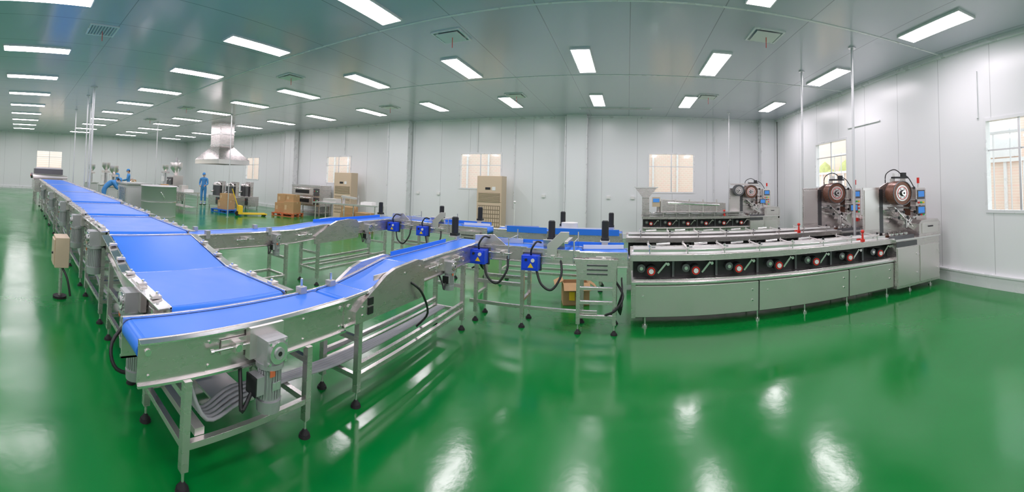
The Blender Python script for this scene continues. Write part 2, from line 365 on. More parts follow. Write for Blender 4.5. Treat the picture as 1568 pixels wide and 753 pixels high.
# --- main wide line: runs along -X.
YM=1.45; WM=.90
def wide(pts,legs,motors=()):
    g=G('wide_belt_conveyor'); g.M=frame(0,YM,math.pi)  # s -> -X , t -> -Y
    bed(g,pts,WM,.2,rail=.09)
    for a,b in legs:
        stand(g,a,b,-WM/2-.03,WM/2+.03,lambda s:interp(pts,s)-.2,bars=(.24,.5),endbars=(.24,.45))
    for s,z,sc_ in motors: motor(g,(s,WM/2+.03,z),(0,1,0),sc_)
    for s in (pts[0][0]+.12,pts[-1][0]-.12):
        z=interp(pts,s)-.08; tension(g,s,WM/2+.02,z,1); tension(g,s,-WM/2-.02,z,-1)
    for s in [pts[0][0]+.15+i*.3 for i in range(int((pts[-1][0]-pts[0][0])/.3)+1)]:
        if s>pts[-1][0]: break
        z=interp(pts,s)
        for sg in (-1,1):
            g.box(s-.03,s+.03,sg*(WM/2+.045)-.035,sg*(WM/2+.045)+.035,z+.012,z+.03,steel2); g.cyl((s,sg*(WM/2+.035),z+.03),(s,sg*(WM/2+.035),z+.05),.011,polish,6)
    s,z=pts[-1]; g.box(s+.02,s+.075,-WM/2-.02,WM/2+.02,z-.02,z+.0125,polish)
    for sg in (-1,1): g.tube([(pts[0][0]+.1,sg*.35,.27),((pts[0][0]+pts[-1][0])/2,sg*.37,.25),(pts[-1][0]-.1,sg*.33,.27)],.015,cable)
    g.box(pts[0][0]+.1,pts[-1][0]-.1,.2,.28,.2,.225,steel2)
    return g
g=wide([(2.31,.83),(3.14,.83),(3.9,1.0)],[(2.95,3.75)],[(2.80,.72,1.15)])
g.tube([(2.78,.55,.6),(2.7,.72,.45),(2.62,.7,.3),(2.6,.5,.25)],.014,black)
g.done(.0015)
g=wide([(4.04,1.03),(5.22,1.03)],[(4.15,5.05)],[(4.2,.93,1.25)]); g.done(.0015)
g=wide([(5.36,1.06),(6.8,1.06)],[(5.5,6.6)],[(5.5,.94,1.25)]); g.done(.0015)
g=wide([(6.94,1.09),(9.3,1.09)],[(7.1,8.0),(8.2,9.1)],[(7.2,.97,1.2)]); g.done()
g=wide([(9.46,1.1),(12.6,1.1)],[(9.7,11),(11.2,12.4)],[(9.7,.97,1.2)]); g.done()
g=wide([(12.75,1.11),(16.4,1.11)],[(13,14.4),(14.8,16.2)],[(13,.97,1.2)]); g.done()
g=G('junction_box'); g.box(-5.15,-4.85,.52,.70,.42,.80,beige); g.box(-5.12,-4.88,.50,.52,.45,.77,beige); g.cyl((-5,.62,0),(-5,.62,.42),.025,steel,10); g.cyl((-5,.62,0),(-5,.62,.03),.09,rubber,16)
g.cyl((-4.92,.5,.6),(-4.92,.48,.6),.015,black,8); g.tube([(-4.9,.62,.42),(-4.8,.68,.3),(-4.75,.72,.1)],.014,black); g.done(.004)

# --- transfer conveyor A: along +Y, belt X -2.18..-1.90
g=G('transfer_belt_conveyor'); g.M=frame(-2.04,0,math.pi/2)   # s->+Y, t->-X
bed(g,[(.70,.82),(2.12,.82)],.28,.23,rail=.045)
stand(g,.93,1.80,-.17,.44,.59,bars=(.24,),endbars=(.24,.5))
g.box(.75,1.9,.165,.46,.585,.61,steel)
P=[(2.2,.82),(2.42,.83),(3.1,.945),(4.9,.945)]
bed(g,P,.30,.2,rail=.03)
stand(g,2.31,4.2,-.18,.18,lambda s:interp(P,s)-.2,bars=(.22,.30),endbars=(.22,.5))
for sg in (-1,1):
    t=sg*.17
    g.prism([(2.24,t,.63),(2.24,t,.72),(2.33,t,.78),(2.62,t,.93),(2.75,t,.965),(3.12,t,.985),(3.2,t,.965),(3.24,t,.93),(3.24,t,.66),(3.2,t,.62)],(0,sg*.035,0),steel)
    for s,z in ((2.32,.68),(2.32,.74),(2.9,.9),(3.15,.7),(3.15,.92)): g.cyl((s,t+sg*.03,z),(s,t+sg*.042,z),.010,polish,8)
for z in (.70,.77): g.box(2.38,2.44,-.215,-.205,z-.028,z+.028,black)
motor(g,(1.42,-.17,.70),(0,-1,0),1.12)
tension(g,1.22,-.165,.73,-1); tension(g,3.5,-.165,.86,-1); tension(g,4.0,-.165,.86,-1)
motor(g,(3.75,-.165,.82),(0,-1,0),.8)
motor(g,(.86,.42,.60),(0,1,0),1.05)
for i in range(5): g.tube([(.95,-.12+i*.03,.60),(1.1,-.1+i*.03,.3),(1.4,.0+i*.03,.27+.01*i),(1.8,.05+i*.02,.27),(2.3,0+i*.03,.26),(3.2,.02*i,.26),(4.1,.02*i,.26)],.012,cable)
g.box(1.0,1.06,-.15,.42,.26,.30,steel2); g.box(1.25,1.5,.0,.42,.255,.27,steel2)
g.box(3.2,4.4,.160,.170,.95,1.0,belt); g.box(2.5,2.98,-.165,-.155,.90,.94,steel2)
for s in (2.02,2.34): g.box(s-.03,s+.03,.13,.19,.80,.87,alu); g.cyl((s,.16,.87),(s,.16,.93),.01,polish,8)
g.tube([(3.0,-.2,.8),(3.1,-.26,.7),(3.3,-.22,.45),(3.3,-.1,.3)],.011,black)
def guard_mount(g,s,t,z,h=.24,r=.045):
    """black servo standing on a bracket"""
    g.box(s-.06,s+.06,t-.06,t+.06,z-.02,z,steel2); g.cyl((s,t,z),(s,t,z+h),r,black,16); g.box(s-.05,s+.05,t-.05,t+.05,z,z+.035,black)
    g.cyl((s,t,z+h),(s,t,z+h+.012),r*.8,dsteel,12); g.box(s-.04,s+.04,t-.05,t-.03,z-.14,z-.02,steel2)
guard_mount(g,4.75,.20,1.0)
g.done(.0015)
def bluedrive(g,s,t,z):
    g.box(s-.10,s+.10,t-.14,t,z-.09,z+.08,bluebox); g.box(s-.08,s+.08,t-.148,t-.14,z-.07,z+.06,bluebox)
    g.cyl((s+.04,t-.148,z+.03),(s+.04,t-.16,z+.03),.022,white,12); g.cyl((s-.04,t-.148,z+.035),(s-.04,t-.165,z+.035),.015,black,10)
    g.prism([(s-.02,t-.149,z-.055),(s+.05,t-.149,z-.055),(s+.015,t-.149,z-.0)],(0,-.003,0),yellow); g.box(s-.115,s+.115,t-.02,t+.01,z-.11,z+.10,dsteel)
    g.tube([(s+.07,t-.08,z-.09),(s+.14,t-.12,z-.24),(s+.26,t-.1,z-.3),(s+.36,t-.05,z-.14),(s+.34,t+.02,z+.02)],.014,black)
    g.tube([(s+.0,t-.08,z+.08),(s+.02,t-.13,z+.16),(s+.07,t-.1,z+.24),(s+.10,t,z+.22)],.012,black)
def feeder(name,ox,oy,L,a0):
    """sorting feeder line of short belts, along +X, local t=+Y"""
    g=G(name); g.M=frame(ox,oy,0)
    m1=L*.36; m2=L*.7
    segs=[(a0,m1),(m1+.1,m2),(m2+.1,L)]
    for i,(a,b) in enumerate(segs):
        z=.945-.01*i; bed(g,[(a,z),(b,z)],.30,.17,rail=.02)
        tension(g,(a+b)/2,-.165,z-.08,-1)
    for s in (.08,.68): 
        for t in (-.17,.17): foot(g,s,t,.78)
    g.box(.1,.66,-.19,-.15,.48,.52,steel); g.box(.1,.66,.15,.19,.48,.52,steel)
    for s in (.08,.68): g.box(s-.018,s+.018,-.15,.15,.3,.336,steel)
    g.box(-.0,L-.3,-.188,-.152,.222,.258,steel)
    for s in (L-.52,L-.10):
        for t in (-.2,.17): foot(g,s,t,.78)
    for z in (.2,.36,.52,.66): g.box(L-.5,L-.12,-.22,-.18,z-.018,z+.018,steel)
    g.prism([(L-.58,-.225,.86),(L-.5,-.225,.62),(L-.1,-.225,.60),(L-.06,-.225,.86)],(0,.012,0),steel)
    for i in range(3): g.box(L-.42,L-.18,-.232,-.225,.68+i*.05,.70+i*.05,dsteel)
    bluedrive(g,.14,-.18,.82); bluedrive(g,.80,-.18,.80)
    guard_mount(g,.95,.22,1.0); guard_mount(g,L-.24,.22,1.02)
    g.prism([(.05,-.17,.95),(.05,-.17,1.06),(.3,-.17,1.08),(.46,-.17,.96)],(0,.01,0),steel)
    g.obox((.35,.08,.977),(.5,.008,.06),steel2,(0,0,.25)); g.obox((.95,.02,.967),(.45,.008,.06),steel2,(0,0,-.3)); g.obox((L-.25,.1,.955),(.5,.008,.05),white,(0,0,.15))
    g.obox((1.05,-.13,1.0),(.26,.02,.12),steel2,(.4,0,.0)); g.box(1.18,1.23,-.2,.2,1.02,1.05,steel2)
    g.prism([(.98,-.2,.86),(.98,-.2,1.0),(1.14,-.2,1.16),(1.24,-.2,1.16),(1.24,-.2,1.1),(1.1,-.2,.96),(1.1,-.2,.86)],(0,.012,0),steel2)
    for s in (.5,1.3): g.cyl((s,.2,.8),(s,.2,1.12),.009,polish,8); g.cyl((s,-.19,.8),(s,-.19,1.05),.009,polish,8); g.cyl((s,-.2,1.04),(s,.21,1.04),.008,polish,8)
    g.box(a0,L,.18,.19,.92,1.0,belt)
    g.tube([(L-.1,-.1,.6),(L-.0,-.22,.45),(L-.08,-.26,.3),(L-.2,-.2,.22),(L-.1,-.1,.2)],.014,black)
    for i in range(6): g.tube([(L-.02,-.15+.02*i,.62),(L-.01,-.22+.03*i,.5-.03*i),(L-.06+.01*i,-.2,.32),(L-.03,-.1,.2)],.009,black)
    g.done(.0015)
feeder('sorting_feeder_conveyor',-1.92,4.74,1.88,.16)
# D / E line behind
g=G('transfer_belt_conveyor'); g.M=frame(-4.62,0,math.pi/2)
P=[(2.17,.90),(3.9,.90),(4.5,.945),(6.75,.945)]
bed(g,P,.32,.2,rail=.035)
stand(g,2.55,3.72,-.2,.2,.70,bars=(.24,),endbars=(.24,.5)); stand(g,4.38,6.2,-.2,.2,.72,bars=(.24,.32),endbars=(.24,.5))
for sg in (-1,1):
    t=sg*.18; g.prism([(4.3,t,.66),(4.3,t,.78),(4.6,t,.93),(4.8,t,1.0),(5.1,t,1.02),(5.3,t,1.0),(5.36,t,.93),(5.36,t,.68)],(0,sg*.035,0),steel)
tension(g,3.0,-.18,.82,-1);tension(g,4.1,-.18,.82,-1);tension(g,5.8,-.18,.86,-1); motor(g,(3.5,-.18,.82),(0,-1,0),.8); motor(g,(5.6,-.18,.84),(0,-1,0),.9)
g.box(4.6,6.5,.165,.175,.95,1.0,belt); guard_mount(g,6.6,.22,1.0)
for s in (2.4,3.4): g.box(s-.03,s+.03,.15,.21,.86,.96,alu); g.box(s-.03,s+.03,-.21,-.15,.86,.96,alu)
g.done(.0015)
feeder('sorting_feeder_conveyor',-4.45,6.57,2.0,.15)
g=G('link_belt_conveyor'); g.M=frame(-2.33,6.57,0); bed(g,[(.1,.93),(1.0,.93)],.3,.17,rail=.02); bed(g,[(1.12,.93),(2.2,.93)],.3,.17,rail=.02)
stand(g,.2,1.9,-.19,.19,.76,bars=(.24,),endbars=(.24,.5)); guard_mount(g,1.2,.22,1.0); guard_mount(g,2.05,.22,1.0)
g.obox((.5,.05,.96),(.6,.008,.06),steel2,(0,0,.2)); g.obox((1.6,-.1,.97),(.8,.008,.08),white,(0,0,.08)); g.cyl((1.35,.02,.93),(1.35,.02,1.08),.14,white,28); g.box(.3,1.0,-.2,-.19,.9,1.0,belt); g.box(1.1,2.2,-.2,-.19,.9,1.0,belt); g.done(.0015)

# ---------------------------------------------------------------- flow wrapping machines
def reel(g,c,r,w,film):
    c=Vector(c); y=Vector((0,1,0))
    g.cyl(c-y*w/2,c+y*w/2,r,film,36); g.ring(c-y*w/2,(0,-1,0),r*.66,r*.97,.003,copper if film is copper else dsteel,36)
    g.cyl(c-y*(w/2+.006),c-y*w/2,r*.66,steel2,28); g.ring(c-y*(w/2+.006),(0,-1,0),r*.48,r*.53,.006,red if film is copper else black,28); g.cyl(c-y*(w/2+.02),c-y*(w/2+.006),r*.26,black,24)
    g.cyl(c-y*(w/2+.05),c+y*(w/2+.18),.018,polish,12); g.cyl(c-y*(w/2+.05),c-y*(w/2+.02),.04,polish,16)
    for i in range(6):
        a=i*1.047; g.cyl(c-y*(w/2+.012)+Vector((math.cos(a),0,math.sin(a)))*r*.38,c-y*(w/2)+Vector((math.cos(a),0,math.sin(a)))*r*.38,.009,dsteel,8)
def wrapper(name,ox,oy,L,Lb,nlev,tw=-.62,hop=False):
    g=G(name); g.M=frame(ox,oy,0); D=.62
    g.box(.03,L,.05,D,.12,.54,steel)
    nd=3; xs=[.0,L*.42,L*.78,L]
    for a,b in zip(xs,xs[1:]):
        g.prism([(a+.008,.05,.53),(a+.008,.0,.50),(a+.008,.012,.13),(a+.008,.05,.115)],(b-a-.016,0,0),steel2)
        for z in (.40,.27): g.cyl((b-.09,.012,z),(b-.09,-.006,z),.014,polish,10); g.cyl((b-.09,-.006,z),(b-.09,-.009,z),.006,black,8)
        g.cyl((a+.12,.01,.38),(a+.12,-.004,.38),.012,polish,10)
        g.box(b-.008,b+.008,.02,.05,.13,.52,black)
    g.prism([(-.02,-.02,.55),(-.02,-.02,.525),(-.02,.06,.525),(-.02,.06,.56)],(L+.02,0,0),polish)
    g.box(-.02,.03,.0,D,.12,.56,steel)
    for s in (.15,L*.42,L*.6,L*.78,L-.1,L+Lb*.4,L+Lb-.1):
        for t in (.08,D-.06):
            g.cyl((s,t,0),(s,t,.02),.035,polish,14); g.cyl((s,t,.02),(s,t,.13),.012,polish,8)
    g.box(.0,L,.18,D,.55,.80,black)
    g.box(.0,L,.03,.18,.555,.575,steel)
    for i in range(nlev):
        s=.22+(L-.45)*i/(nlev-1)
        g.cyl((s,.18,.67),(s,.05,.67),.068,black,24); g.ring((s,.05,.67),(0,-1,0),.036,.05,.012,red); g.cyl((s,.05,.67),(s,.028,.67),.030,white,16)
        g.cyl((s-.12,.18,.70),(s-.12,.07,.70),.05,dsteel,20); g.cyl((s-.12,.07,.70),(s-.12,.055,.70),.022,polish,12)
        g.obox((s+.14,.10,.70),(.024,.016,.17),polish,(0,.7,0)); g.cyl((s+.21,.11,.75),(s+.21,.07,.75),.020,polish,12)
        if s+.3<L: g.obox((s+.28,.14,.68),(.03,.03,.2),dsteel)
    g.box(-.04,L+.02,.0,.05,.80,.875,steel); g.box(-.04,L+.02,.05,D-.1,.82,.86,steel2); g.box(-.04,L+.02,D-.1,D-.06,.80,.90,steel)
    g.box(-.02,L,.10,.24,.86,.872,white); g.box(-.02,L,.29,.43,.86,.872,white); g.box(-.02,L,.25,.28,.862,.867,black)
    for i in range(int(L/.17)): g.box(.05+i*.17,.065+i*.17,.262,.268,.867,.90,polish)
    for t,z in ((.09,.915),(.25,.925),(.43,.915)):
        g.box(.0,L-.1,t-.006,t+.006,z-.018,z+.012,polish if t!=.25 else white)
    for i in range(8):
        s=.2+i*(L-.5)/7; g.box(s-.015,s+.015,.0,.48,.945,.957,steel2); g.cyl((s,.03,.86),(s,.03,.98),.009,polish,8); g.cyl((s,.46,.86),(s,.46,.98),.009,polish,8)
        g.cyl((s,.03,.97),(s,.03,.995),.016,black if i%2 else polish,10); g.obox((s+.05,.15,.95),(.05,.05,.02),alu)
    for i in range(5): g.cyl((.3+i*.5,.33,.96),(.48+i*.5,.36,.965),.014,polish,10)
    g.box(L,L+Lb,-.06,D+.06,.10,.84,steel); 
    g.box(L+.02,L+Lb*.48,-.072,-.06,.14,.72,steel2); g.box(L+Lb*.52,L+Lb-.02,-.072,-.06,.14,.72,steel2)
    for z in (.3,.6): g.cyl((L+Lb*.44,-.072,z),(L+Lb*.44,-.085,z),.012,polish,10); g.cyl((L+Lb*.94,-.072,z),(L+Lb*.94,-.085,z),.012,polish,10)
    g.box(L-.02,L+Lb+.02,-.08,D+.08,.835,.86,polish)
    g.box(L+.0,L+Lb*.45,-.075,-.07,.74,.82,dsteel)
    bx=L+Lb-.42
    g.prism([(bx,-.02,.86),(bx+.50,-.02,.86),(bx+.50,-.02,1.06),(bx+.44,-.02,1.12),(bx+.06,-.02,1.12),(bx,-.02,1.06)],(0,.45,0),steel)
    g.box(bx+.06,bx+.44,-.03,-.02,.90,1.07,steel2); g.box(bx+.2,bx+.3,-.05,-.03,1.0,1.02,black)
    g.box(L+Lb-.02,L+Lb+.10,.05,.4,.55,.98,steel); g.cyl((L+Lb+.06,.05,.80),(L+Lb+.06,.42,.80),.03,polish,14)
    for i in range(4): g.cyl((L+.08+i*.1,.16,.90),(L+.08+i*.1,.16,.93),.045,polish,18); g.cyl((L+.08+i*.1,.34,.90),(L+.08+i*.1,.34,.93),.045,polish,18)
    g.box(L-.02,L+.48,.05,.1,.86,.90,dsteel); g.box(L,L+.45,.22,.28,.87,.90,copper)
    px=L+tw
    g.box(px,px+.32,.36,.39,.86,1.68,steel); g.box(px+.02,px+.30,.345,.36,1.0,1.64,steel2)
    g.box(px+.32,px+.42,.39,.44,.86,1.65,dsteel)
    g.prism([(px+.36,.40,.86),(px+.85,.40,.86),(px+1.02,.40,1.2),(px+1.02,.40,1.70),(px+.86,.40,1.76),(px+.52,.40,1.76),(px+.36,.40,1.68)],(0,.035,0),steel)
    reel(g,(px+.60,.20,1.58),.20,.2,copper); 
    g.ring((px+.60,.09,1.58),(0,-1,0),.19,.203,.012,dsteel)
    for dx,dz in ((.46,1.30),(.62,1.27),(.76,1.33),(.86,1.26),(.70,1.18),(.9,1.44),(.52,1.18),(.98,1.34),(.86,1.66)): g.cyl((px+dx,.10,dz),(px+dx,.40,dz),.018,polish,12); g.cyl((px+dx,.09,dz),(px+dx,.10,dz),.026,black,12)
    g.prism([(px+.44,.12,1.355),(px+.46,.12,1.355),(px+.88,.12,1.02),(px+.86,.12,1.0)],(0,.2,0),polish)
    g.prism([(px+.80,.13,1.55),(px+.804,.13,1.55),(px+.80,.13,1.2),(px+.796,.13,1.2)],(0,.18,0),copper)
    g.obox((px+.78,.2,1.02),(.32,.16,.05),steel2,(0,.5,0)); g.obox((px+.72,.18,1.15),(.28,.02,.12),steel,(0,.6,0))
    for i in range(4): g.obox((px+.66+i*.06,.12,1.08+i*.03),(.02,.1,.14),polish,(0,.4*i,0))
    g.box(px+.84,px+1.02,.0,.04,1.22,1.36,dsteel) ; g.box(px+.86,px+1.0,-.006,.0,1.24,1.34,screen)
    g.cyl((px+.94,.04,1.28),(px+.94,.4,1.24),.02,polish,10)
    cx=px+1.04
    g.box(cx,cx+.22,.25,.45,.86,1.66,steel2); g.box(cx-.01,cx+.23,.24,.25,1.12,1.64,steel)
    g.box(cx+.02,cx+.20,.232,.24,1.46,1.62,dsteel); g.box(cx+.04,cx+.18,.228,.232,1.50,1.60,screen)
    for i in range(4):
        for j in range(3):
            g.cyl((cx+.05+j*.055,.24,1.40-i*.07),(cx+.05+j*.055,.222,1.40-i*.07),.018,(red,green,yellow,red,black)[(i*3+j)%5],10)
    g.box(cx+.06,cx+.16,.2,.24,1.0,1.07,red)
    g.cyl((cx+.15,.35,1.66),(cx+.15,.35,1.74),.012,polish,8); g.cyl((cx+.15,.35,1.74),(cx+.15,.35,1.84),.025,red,12)
    g.obox((px+.72,.3,1.84),(.3,.1,.03),black); g.box(px+.6,px+.62,.28,.42,1.76,1.83,steel); g.box(px+.82,px+.84,.28,.42,1.76,1.83,steel); g.obox((px+.62,.3,1.885),(.07,.07,.06),white); g.obox((px+.8,.3,1.89),(.09,.06,.07),black)
    g.tube([(px+.5,.42,1.74),(px+.52,.42,1.9),(px+.68,.4,1.98),(px+.85,.42,1.9),(px+.9,.42,1.76)],.009,black)
    g.tube([(cx+.1,.4,1.66),(cx-.02,.42,1.84),(cx-.14,.42,1.88),(cx-.2,.42,1.74)],.009,black)
    g.cyl((px-.25,.03,.88),(px-.25,.03,1.0),.02,red,12,r2=.014); g.sph((px-.25,.03,1.03),.028,red); g.obox((px-.25,.03,.9),(.05,.05,.04),red)
    if hop:
        hx=.05
        g.prism([(hx-.28,.02,1.68),(hx+.32,.02,1.68),(hx+.10,.02,1.40),(hx-.06,.02,1.40)],(0,.5,0),steel)
        g.box(hx-.32,hx+.36,-.02,.56,1.68,1.71,polish); g.box(hx-.08,hx+.12,.12,.42,.9,1.40,steel); g.cyl((hx+.4,.25,.95),(hx+.4,.25,1.3),.06,steel,14)
        g.box(hx+.2,hx+.42,.02,.06,1.15,1.42,beige); g.box(hx+.22,hx+.40,.01,.02,1.28,1.38,screen)
        g.prism([(.55,.08,1.0),(2.4,.08,1.0),(2.4,.08,1.25),(.55,.08,1.35)],(0,.4,0),steel); g.box(.35,2.9,.0,.5,.97,1.0,polish)
        g.cyl((.7,.05,1.26),(2.2,.05,1.2),.03,polish,12)
        for i in range(6): g.box(.5+i*.4,.54+i*.4,.04,.08,1.0,1.36,steel2)
        reel(g,(px+.2,.12,1.62),.17,.16,black); g.obox((px+.45,.3,1.8),(.9,.05,.05),steel)
    return g
g=wrapper('flow_wrapping_machine',.08,4.76,3.78,.95,7,-.32); g.done(.0015)
g=wrapper('flow_wrapping_machine',.02,6.36,3.85,.95,7,-.62); g.done(.0015)
g=wrapper('flow_wrapping_machine',.45,11.0,3.1,.9,6,-.5,hop=True); g.done()

# ---------------------------------------------------------------- poles / conduits from ceiling
for x,y,r in [(3.60,5.47,.022),(3.42,7.08,.02),(3.15,11.85,.018),(-11.2,2.12,.035),(-13.2,8.0,.02),(-12.6,2.2,.02),(-14.2,2.6,.025),(-17.8,6.6,.02),(-15.9,2.3,.02)]:
    g=G('service_pole'); g.cyl((x,y,0),(x,y,ZC-.001),r,frost,12); g.cyl((x,y,ZC-.02),(x,y,ZC-.001),r*3,frost,16)
    g.cyl((x,y,0),(x,y,.012),r*3,frost,16)
    g.done()

# ---------------------------------------------------------------- background equipment
def cabinet_ac(x,y,ang):
    g=G('cabinet_air_conditioner'); g.M=frame(x,y,ang); w,d,h=.44,.24,1.98
    g.box(-w,w,-d,d,0.04,h,beige); g.box(-w+.02,w-.02,-d+.02,d-.02,0,.04,black)
    g.box(-w+.01,w-.01,-d-.012,-d,.06,1.1,beige); g.box(-w+.01,w-.01,-d-.012,-d,1.12,h-.02,beige)
    g.box(-w+.06,w-.06,-d-.016,-d-.012,1.10,1.42,beiged)
    for i in range(7): g.obox((0,-d-.022,1.125+i*.045),(2*w-.14,.012,.026),beige,(.4,0,0))
    g.box(-.14,.04,-d-.018,-d-.012,1.52,1.6,black); g.box(.1,.22,-d-.018,-d-.012,1.5,1.62,white)
    g.box(-w+.05,w-.05,-d-.016,-d-.012,.3,1.0,beiged)
    for i in range(5):
        for j in range(10): g.box(-w+.06+j*.077,-w+.115+j*.077,-d-.02,-d-.016,.32+i*.136,.43+i*.136,beige)
    g.done(.01)
cabinet_ac(-4.5,12.35,0); cabinet_ac(-10.9,12.3,.1)
def cbox(g,x,y,z,w,d,h,a=0,open_=False):
    g.M=frame(x,y,a,z)
    if open_:
        for s in ((-w/2,w/2,-d/2,-d/2+.01),(-w/2,w/2,d/2-.01,d/2),(-w/2,-w/2+.01,-d/2+.01,d/2-.01),(w/2-.01,w/2,-d/2+.01,d/2-.01)): g.box(s[0],s[1],s[2],s[3],0,h,card)
        g.box(-w/2,w/2,-d/2,d/2,0,.01,card)
        g.obox((0,-d/2-.07,h-.02),(w,.16,.008),card,(.5,0,0)); g.obox((w/2+.06,0,h-.03),(.14,d,.008),card,(0,.6,0)); g.obox((-w/2-.06,0,h+.02),(.14,d,.008),card,(0,-.5,0))
    else:
        g.box(-w/2,w/2,-d/2,d/2,0,h,card); g.box(-w/2-.001,w/2+.001,-.03,.03,h-.08,h+.002,cardd); g.box(-w/2+.05,-w/2+.15,-d/2-.001,-d/2,h*.3,h*.7,cardd)
    g.M=Matrix.Identity(4)
g=G('cardboard_box'); cbox(g,-.75,5.72,0,.38,.3,.3,.25,True); g.box(-.81,-.73,5.53,5.535,.08,.2,yellow); g.done()
def pallet(name,x,y,a,m):
    g=G(name); g.M=frame(x,y,a)
    for i in range(6): g.box(-.55+i*.2,-.43+i*.2,-.45,.45,.12,.14,m)
    for t in (-.42,0,.34):
        g.box(-.55,.57,t,t+.08,.1,.12,m)
        for s in (-.55,-.05,.47): g.box(s,s+.1,t,t+.08,.02,.1,m)
        g.box(-.55,.57,t,t+.08,0,.02,m)
    g.M=Matrix.Identity(4); g.done()
pallet('orange_plastic_pallet',-13.1,11.0,.3,orange)
g=G('cardboard_box_stack'); cbox(g,-13.4,11.0,.142,.5,.6,.42,.3);cbox(g,-12.85,11.05,.142,.5,.6,.5,.3);cbox(g,-13.4,11.05,.564,.45,.5,.38,.35);cbox(g,-12.88,11.1,.644,.4,.45,.3,.2); g.done()
pallet('blue_plastic_pallet',-15.0,9.0,.2,pblue)
g=G('cardboard_box_stack'); cbox(g,-15.0,9.0,.142,.6,.5,.4,.2); cbox(g,-14.95,9.0,.544,.5,.45,.3,.1); g.done()
g=G('cardboard_box_stack'); cbox(g,-9.6,11.1,0,.55,.45,.42,.1); cbox(g,-8.95,11.2,0,.6,.45,.5,-.1); cbox(g,-9.6,11.1,.422,.5,.4,.25,.2); g.done()
g=G('pallet_jack'); g.M=frame(-13.6,9.0,1.2)
for t in (-.2,.12): g.box(-.1,1.0,t,t+.14,.07,.11,yellow); g.cyl((.9,t+.02,.05),(.9,t+.12,.05),.05,rubber,14)
g.box(-.22,-.06,-.2,.26,.07,.42,yellow); g.cyl((-.25,-.02,.09),(-.25,.1,.09),.09,rubber,18); g.cyl((-.2,.04,.3),(-.5,.04,1.12),.02,yellow,10)
g.tube([(-.5,.04,1.12),(-.52,-.1,1.16),(-.56,-.1,1.28),(-.57,.04,1.32),(-.56,.18,1.28),(-.52,.18,1.16),(-.5,.04,1.12)],.015,black); g.done()
g=G('deck_oven'); g.M=frame(-13.0,12.3,.1)
g.box(-.85,.85,-.4,.4,.45,1.38,steel); g.box(-.85,.85,-.42,-.4,1.30,1.38,polish)
for z in (.52,.92):
    g.box(-.8,.45,-.43,-.4,z,z+.32,steel2); g.box(-.6,.25,-.436,-.43,z+.08,z+.24,black); g.cyl((-.7,-.47,z+.29),(.35,-.47,z+.29),.014,polish,8); g.box(.5,.8,-.43,-.4,z,z+.32,dsteel)
    g.cyl((-.7,-.47,z+.29),(-.7,-.43,z+.29),.01,polish,6); g.cyl((.35,-.47,z+.29),(.35,-.43,z+.29),.01,polish,6)
    for i in range(3): g.cyl((.58+i*.08,-.43,z+.2),(.58+i*.08,-.45,z+.2),.02,(red,green,white)[i],10)
for x in (-.8,.8):
    for y in (-.35,.35): g.box(x-.025,x+.025,y-.025,y+.025,.0,.45,steel)
g.box(-.8,.8,-.36,.36,.15,.18,steel); g.done(.004)
g=G('stainless_work_table'); g.M=frame(-8.6,9.9,.25)
g.box(-1.2,1.2,-.4,.4,.86,.9,polish)
for x in (-1.1,0,1.1):
    for y in (-.35,.35): g.cyl((x,y,0),(x,y,.86),.02,steel,10)
g.box(-1.1,1.1,-.33,.33,.2,.22,steel); 
g.box(-.9,-.4,-.2,.2,.9,1.02,steel2); g.cyl((-.2,0,.9),(-.2,0,1.1),.05,steel,14); g.obox((0,0,1.1),(.5,.2,.06),steel2,(0,.1,0)); g.cyl((.35,0,.9),(.35,0,1.2),.015,polish,8); g.box(.5,.9,-.15,.2,.9,.98,white); g.done()
g=G('sensor_stand'); g.cyl((-3.4,11.4,0),(-3.4,11.4,.02),.16,white,20); g.cyl((-3.4,11.4,.02),(-3.4,11.4,1.15),.012,white,10); g.sph((-3.4,11.4,1.18),.04,white); g.done()
g=G('extraction_hood'); g.M=frame(-15.7,9.05,-.0)
a,b,z0,z1=1.15,.8,2.15,2.35
g.box(-a,a,-b,-b+.02,z0,z1,polish);g.box(-a,a,b-.02,b,z0,z1,polish);g.box(-a,-a+.02,-b+.02,b-.02,z0,z1,polish);g.box(a-.02,a,-b+.02,b-.02,z0,z1,polish)
c,d=.42,.38
g.add([(-a,-b,2.35),(a,-b,2.35),(a,b,2.35),(-a,b,2.35),(-c,-d,2.95),(c,-d,2.95),(c,d,2.95),(-c,d,2.95)],[(0,1,5,4),(1,2,6,5),(2,3,7,6),(3,0,4,7)],steel)
g.box(-c,c,-d,d,2.95,ZC-.001,steel); 
for z in (3.0,3.5,3.95): g.box(-c-.02,c+.02,-d-.02,d+.02,z,z+.04,polish)
g.done()
def grinder(x,y,a):
    g=G('chocolate_melting_machine'); g.M=frame(x,y,a)
    g.box(-.5,.5,-.35,.35,.12,.62,steel); 
    for sx in (-.45,.45):
        for sy in (-.3,.3): g.cyl((sx,sy,0),(sx,sy,.12),.03,steel,10)
    g.cyl((-.1,0,.62),(-.1,0,1.12),.3,dsteel,26); g.cyl((-.1,0,1.12),(-.1,0,1.16),.33,polish,26); g.sph((-.1,0,1.16),(.3,.3,.14),steel,zmin=0)
    g.cyl((.32,0,.62),(.32,0,1.3),.09,steel,18); g.obox((.15,0,1.3),(.5,.12,.1),steel); g.cyl((-.1,-.3,.85),(-.1,-.45,.8),.04,steel,12); g.box(.2,.48,-.38,-.35,.2,.55,dsteel); g.cyl((.3,-.38,.45),(.3,-.4,.45),.02,red,10)
    g.done(.003)
grinder(-17.2,9.9,.1); grinder(-16.0,9.95,.1); grinder(-16.6,11.2,.1)
g=G('depositing_machine'); g.M=frame(-19.9,8.6,0)
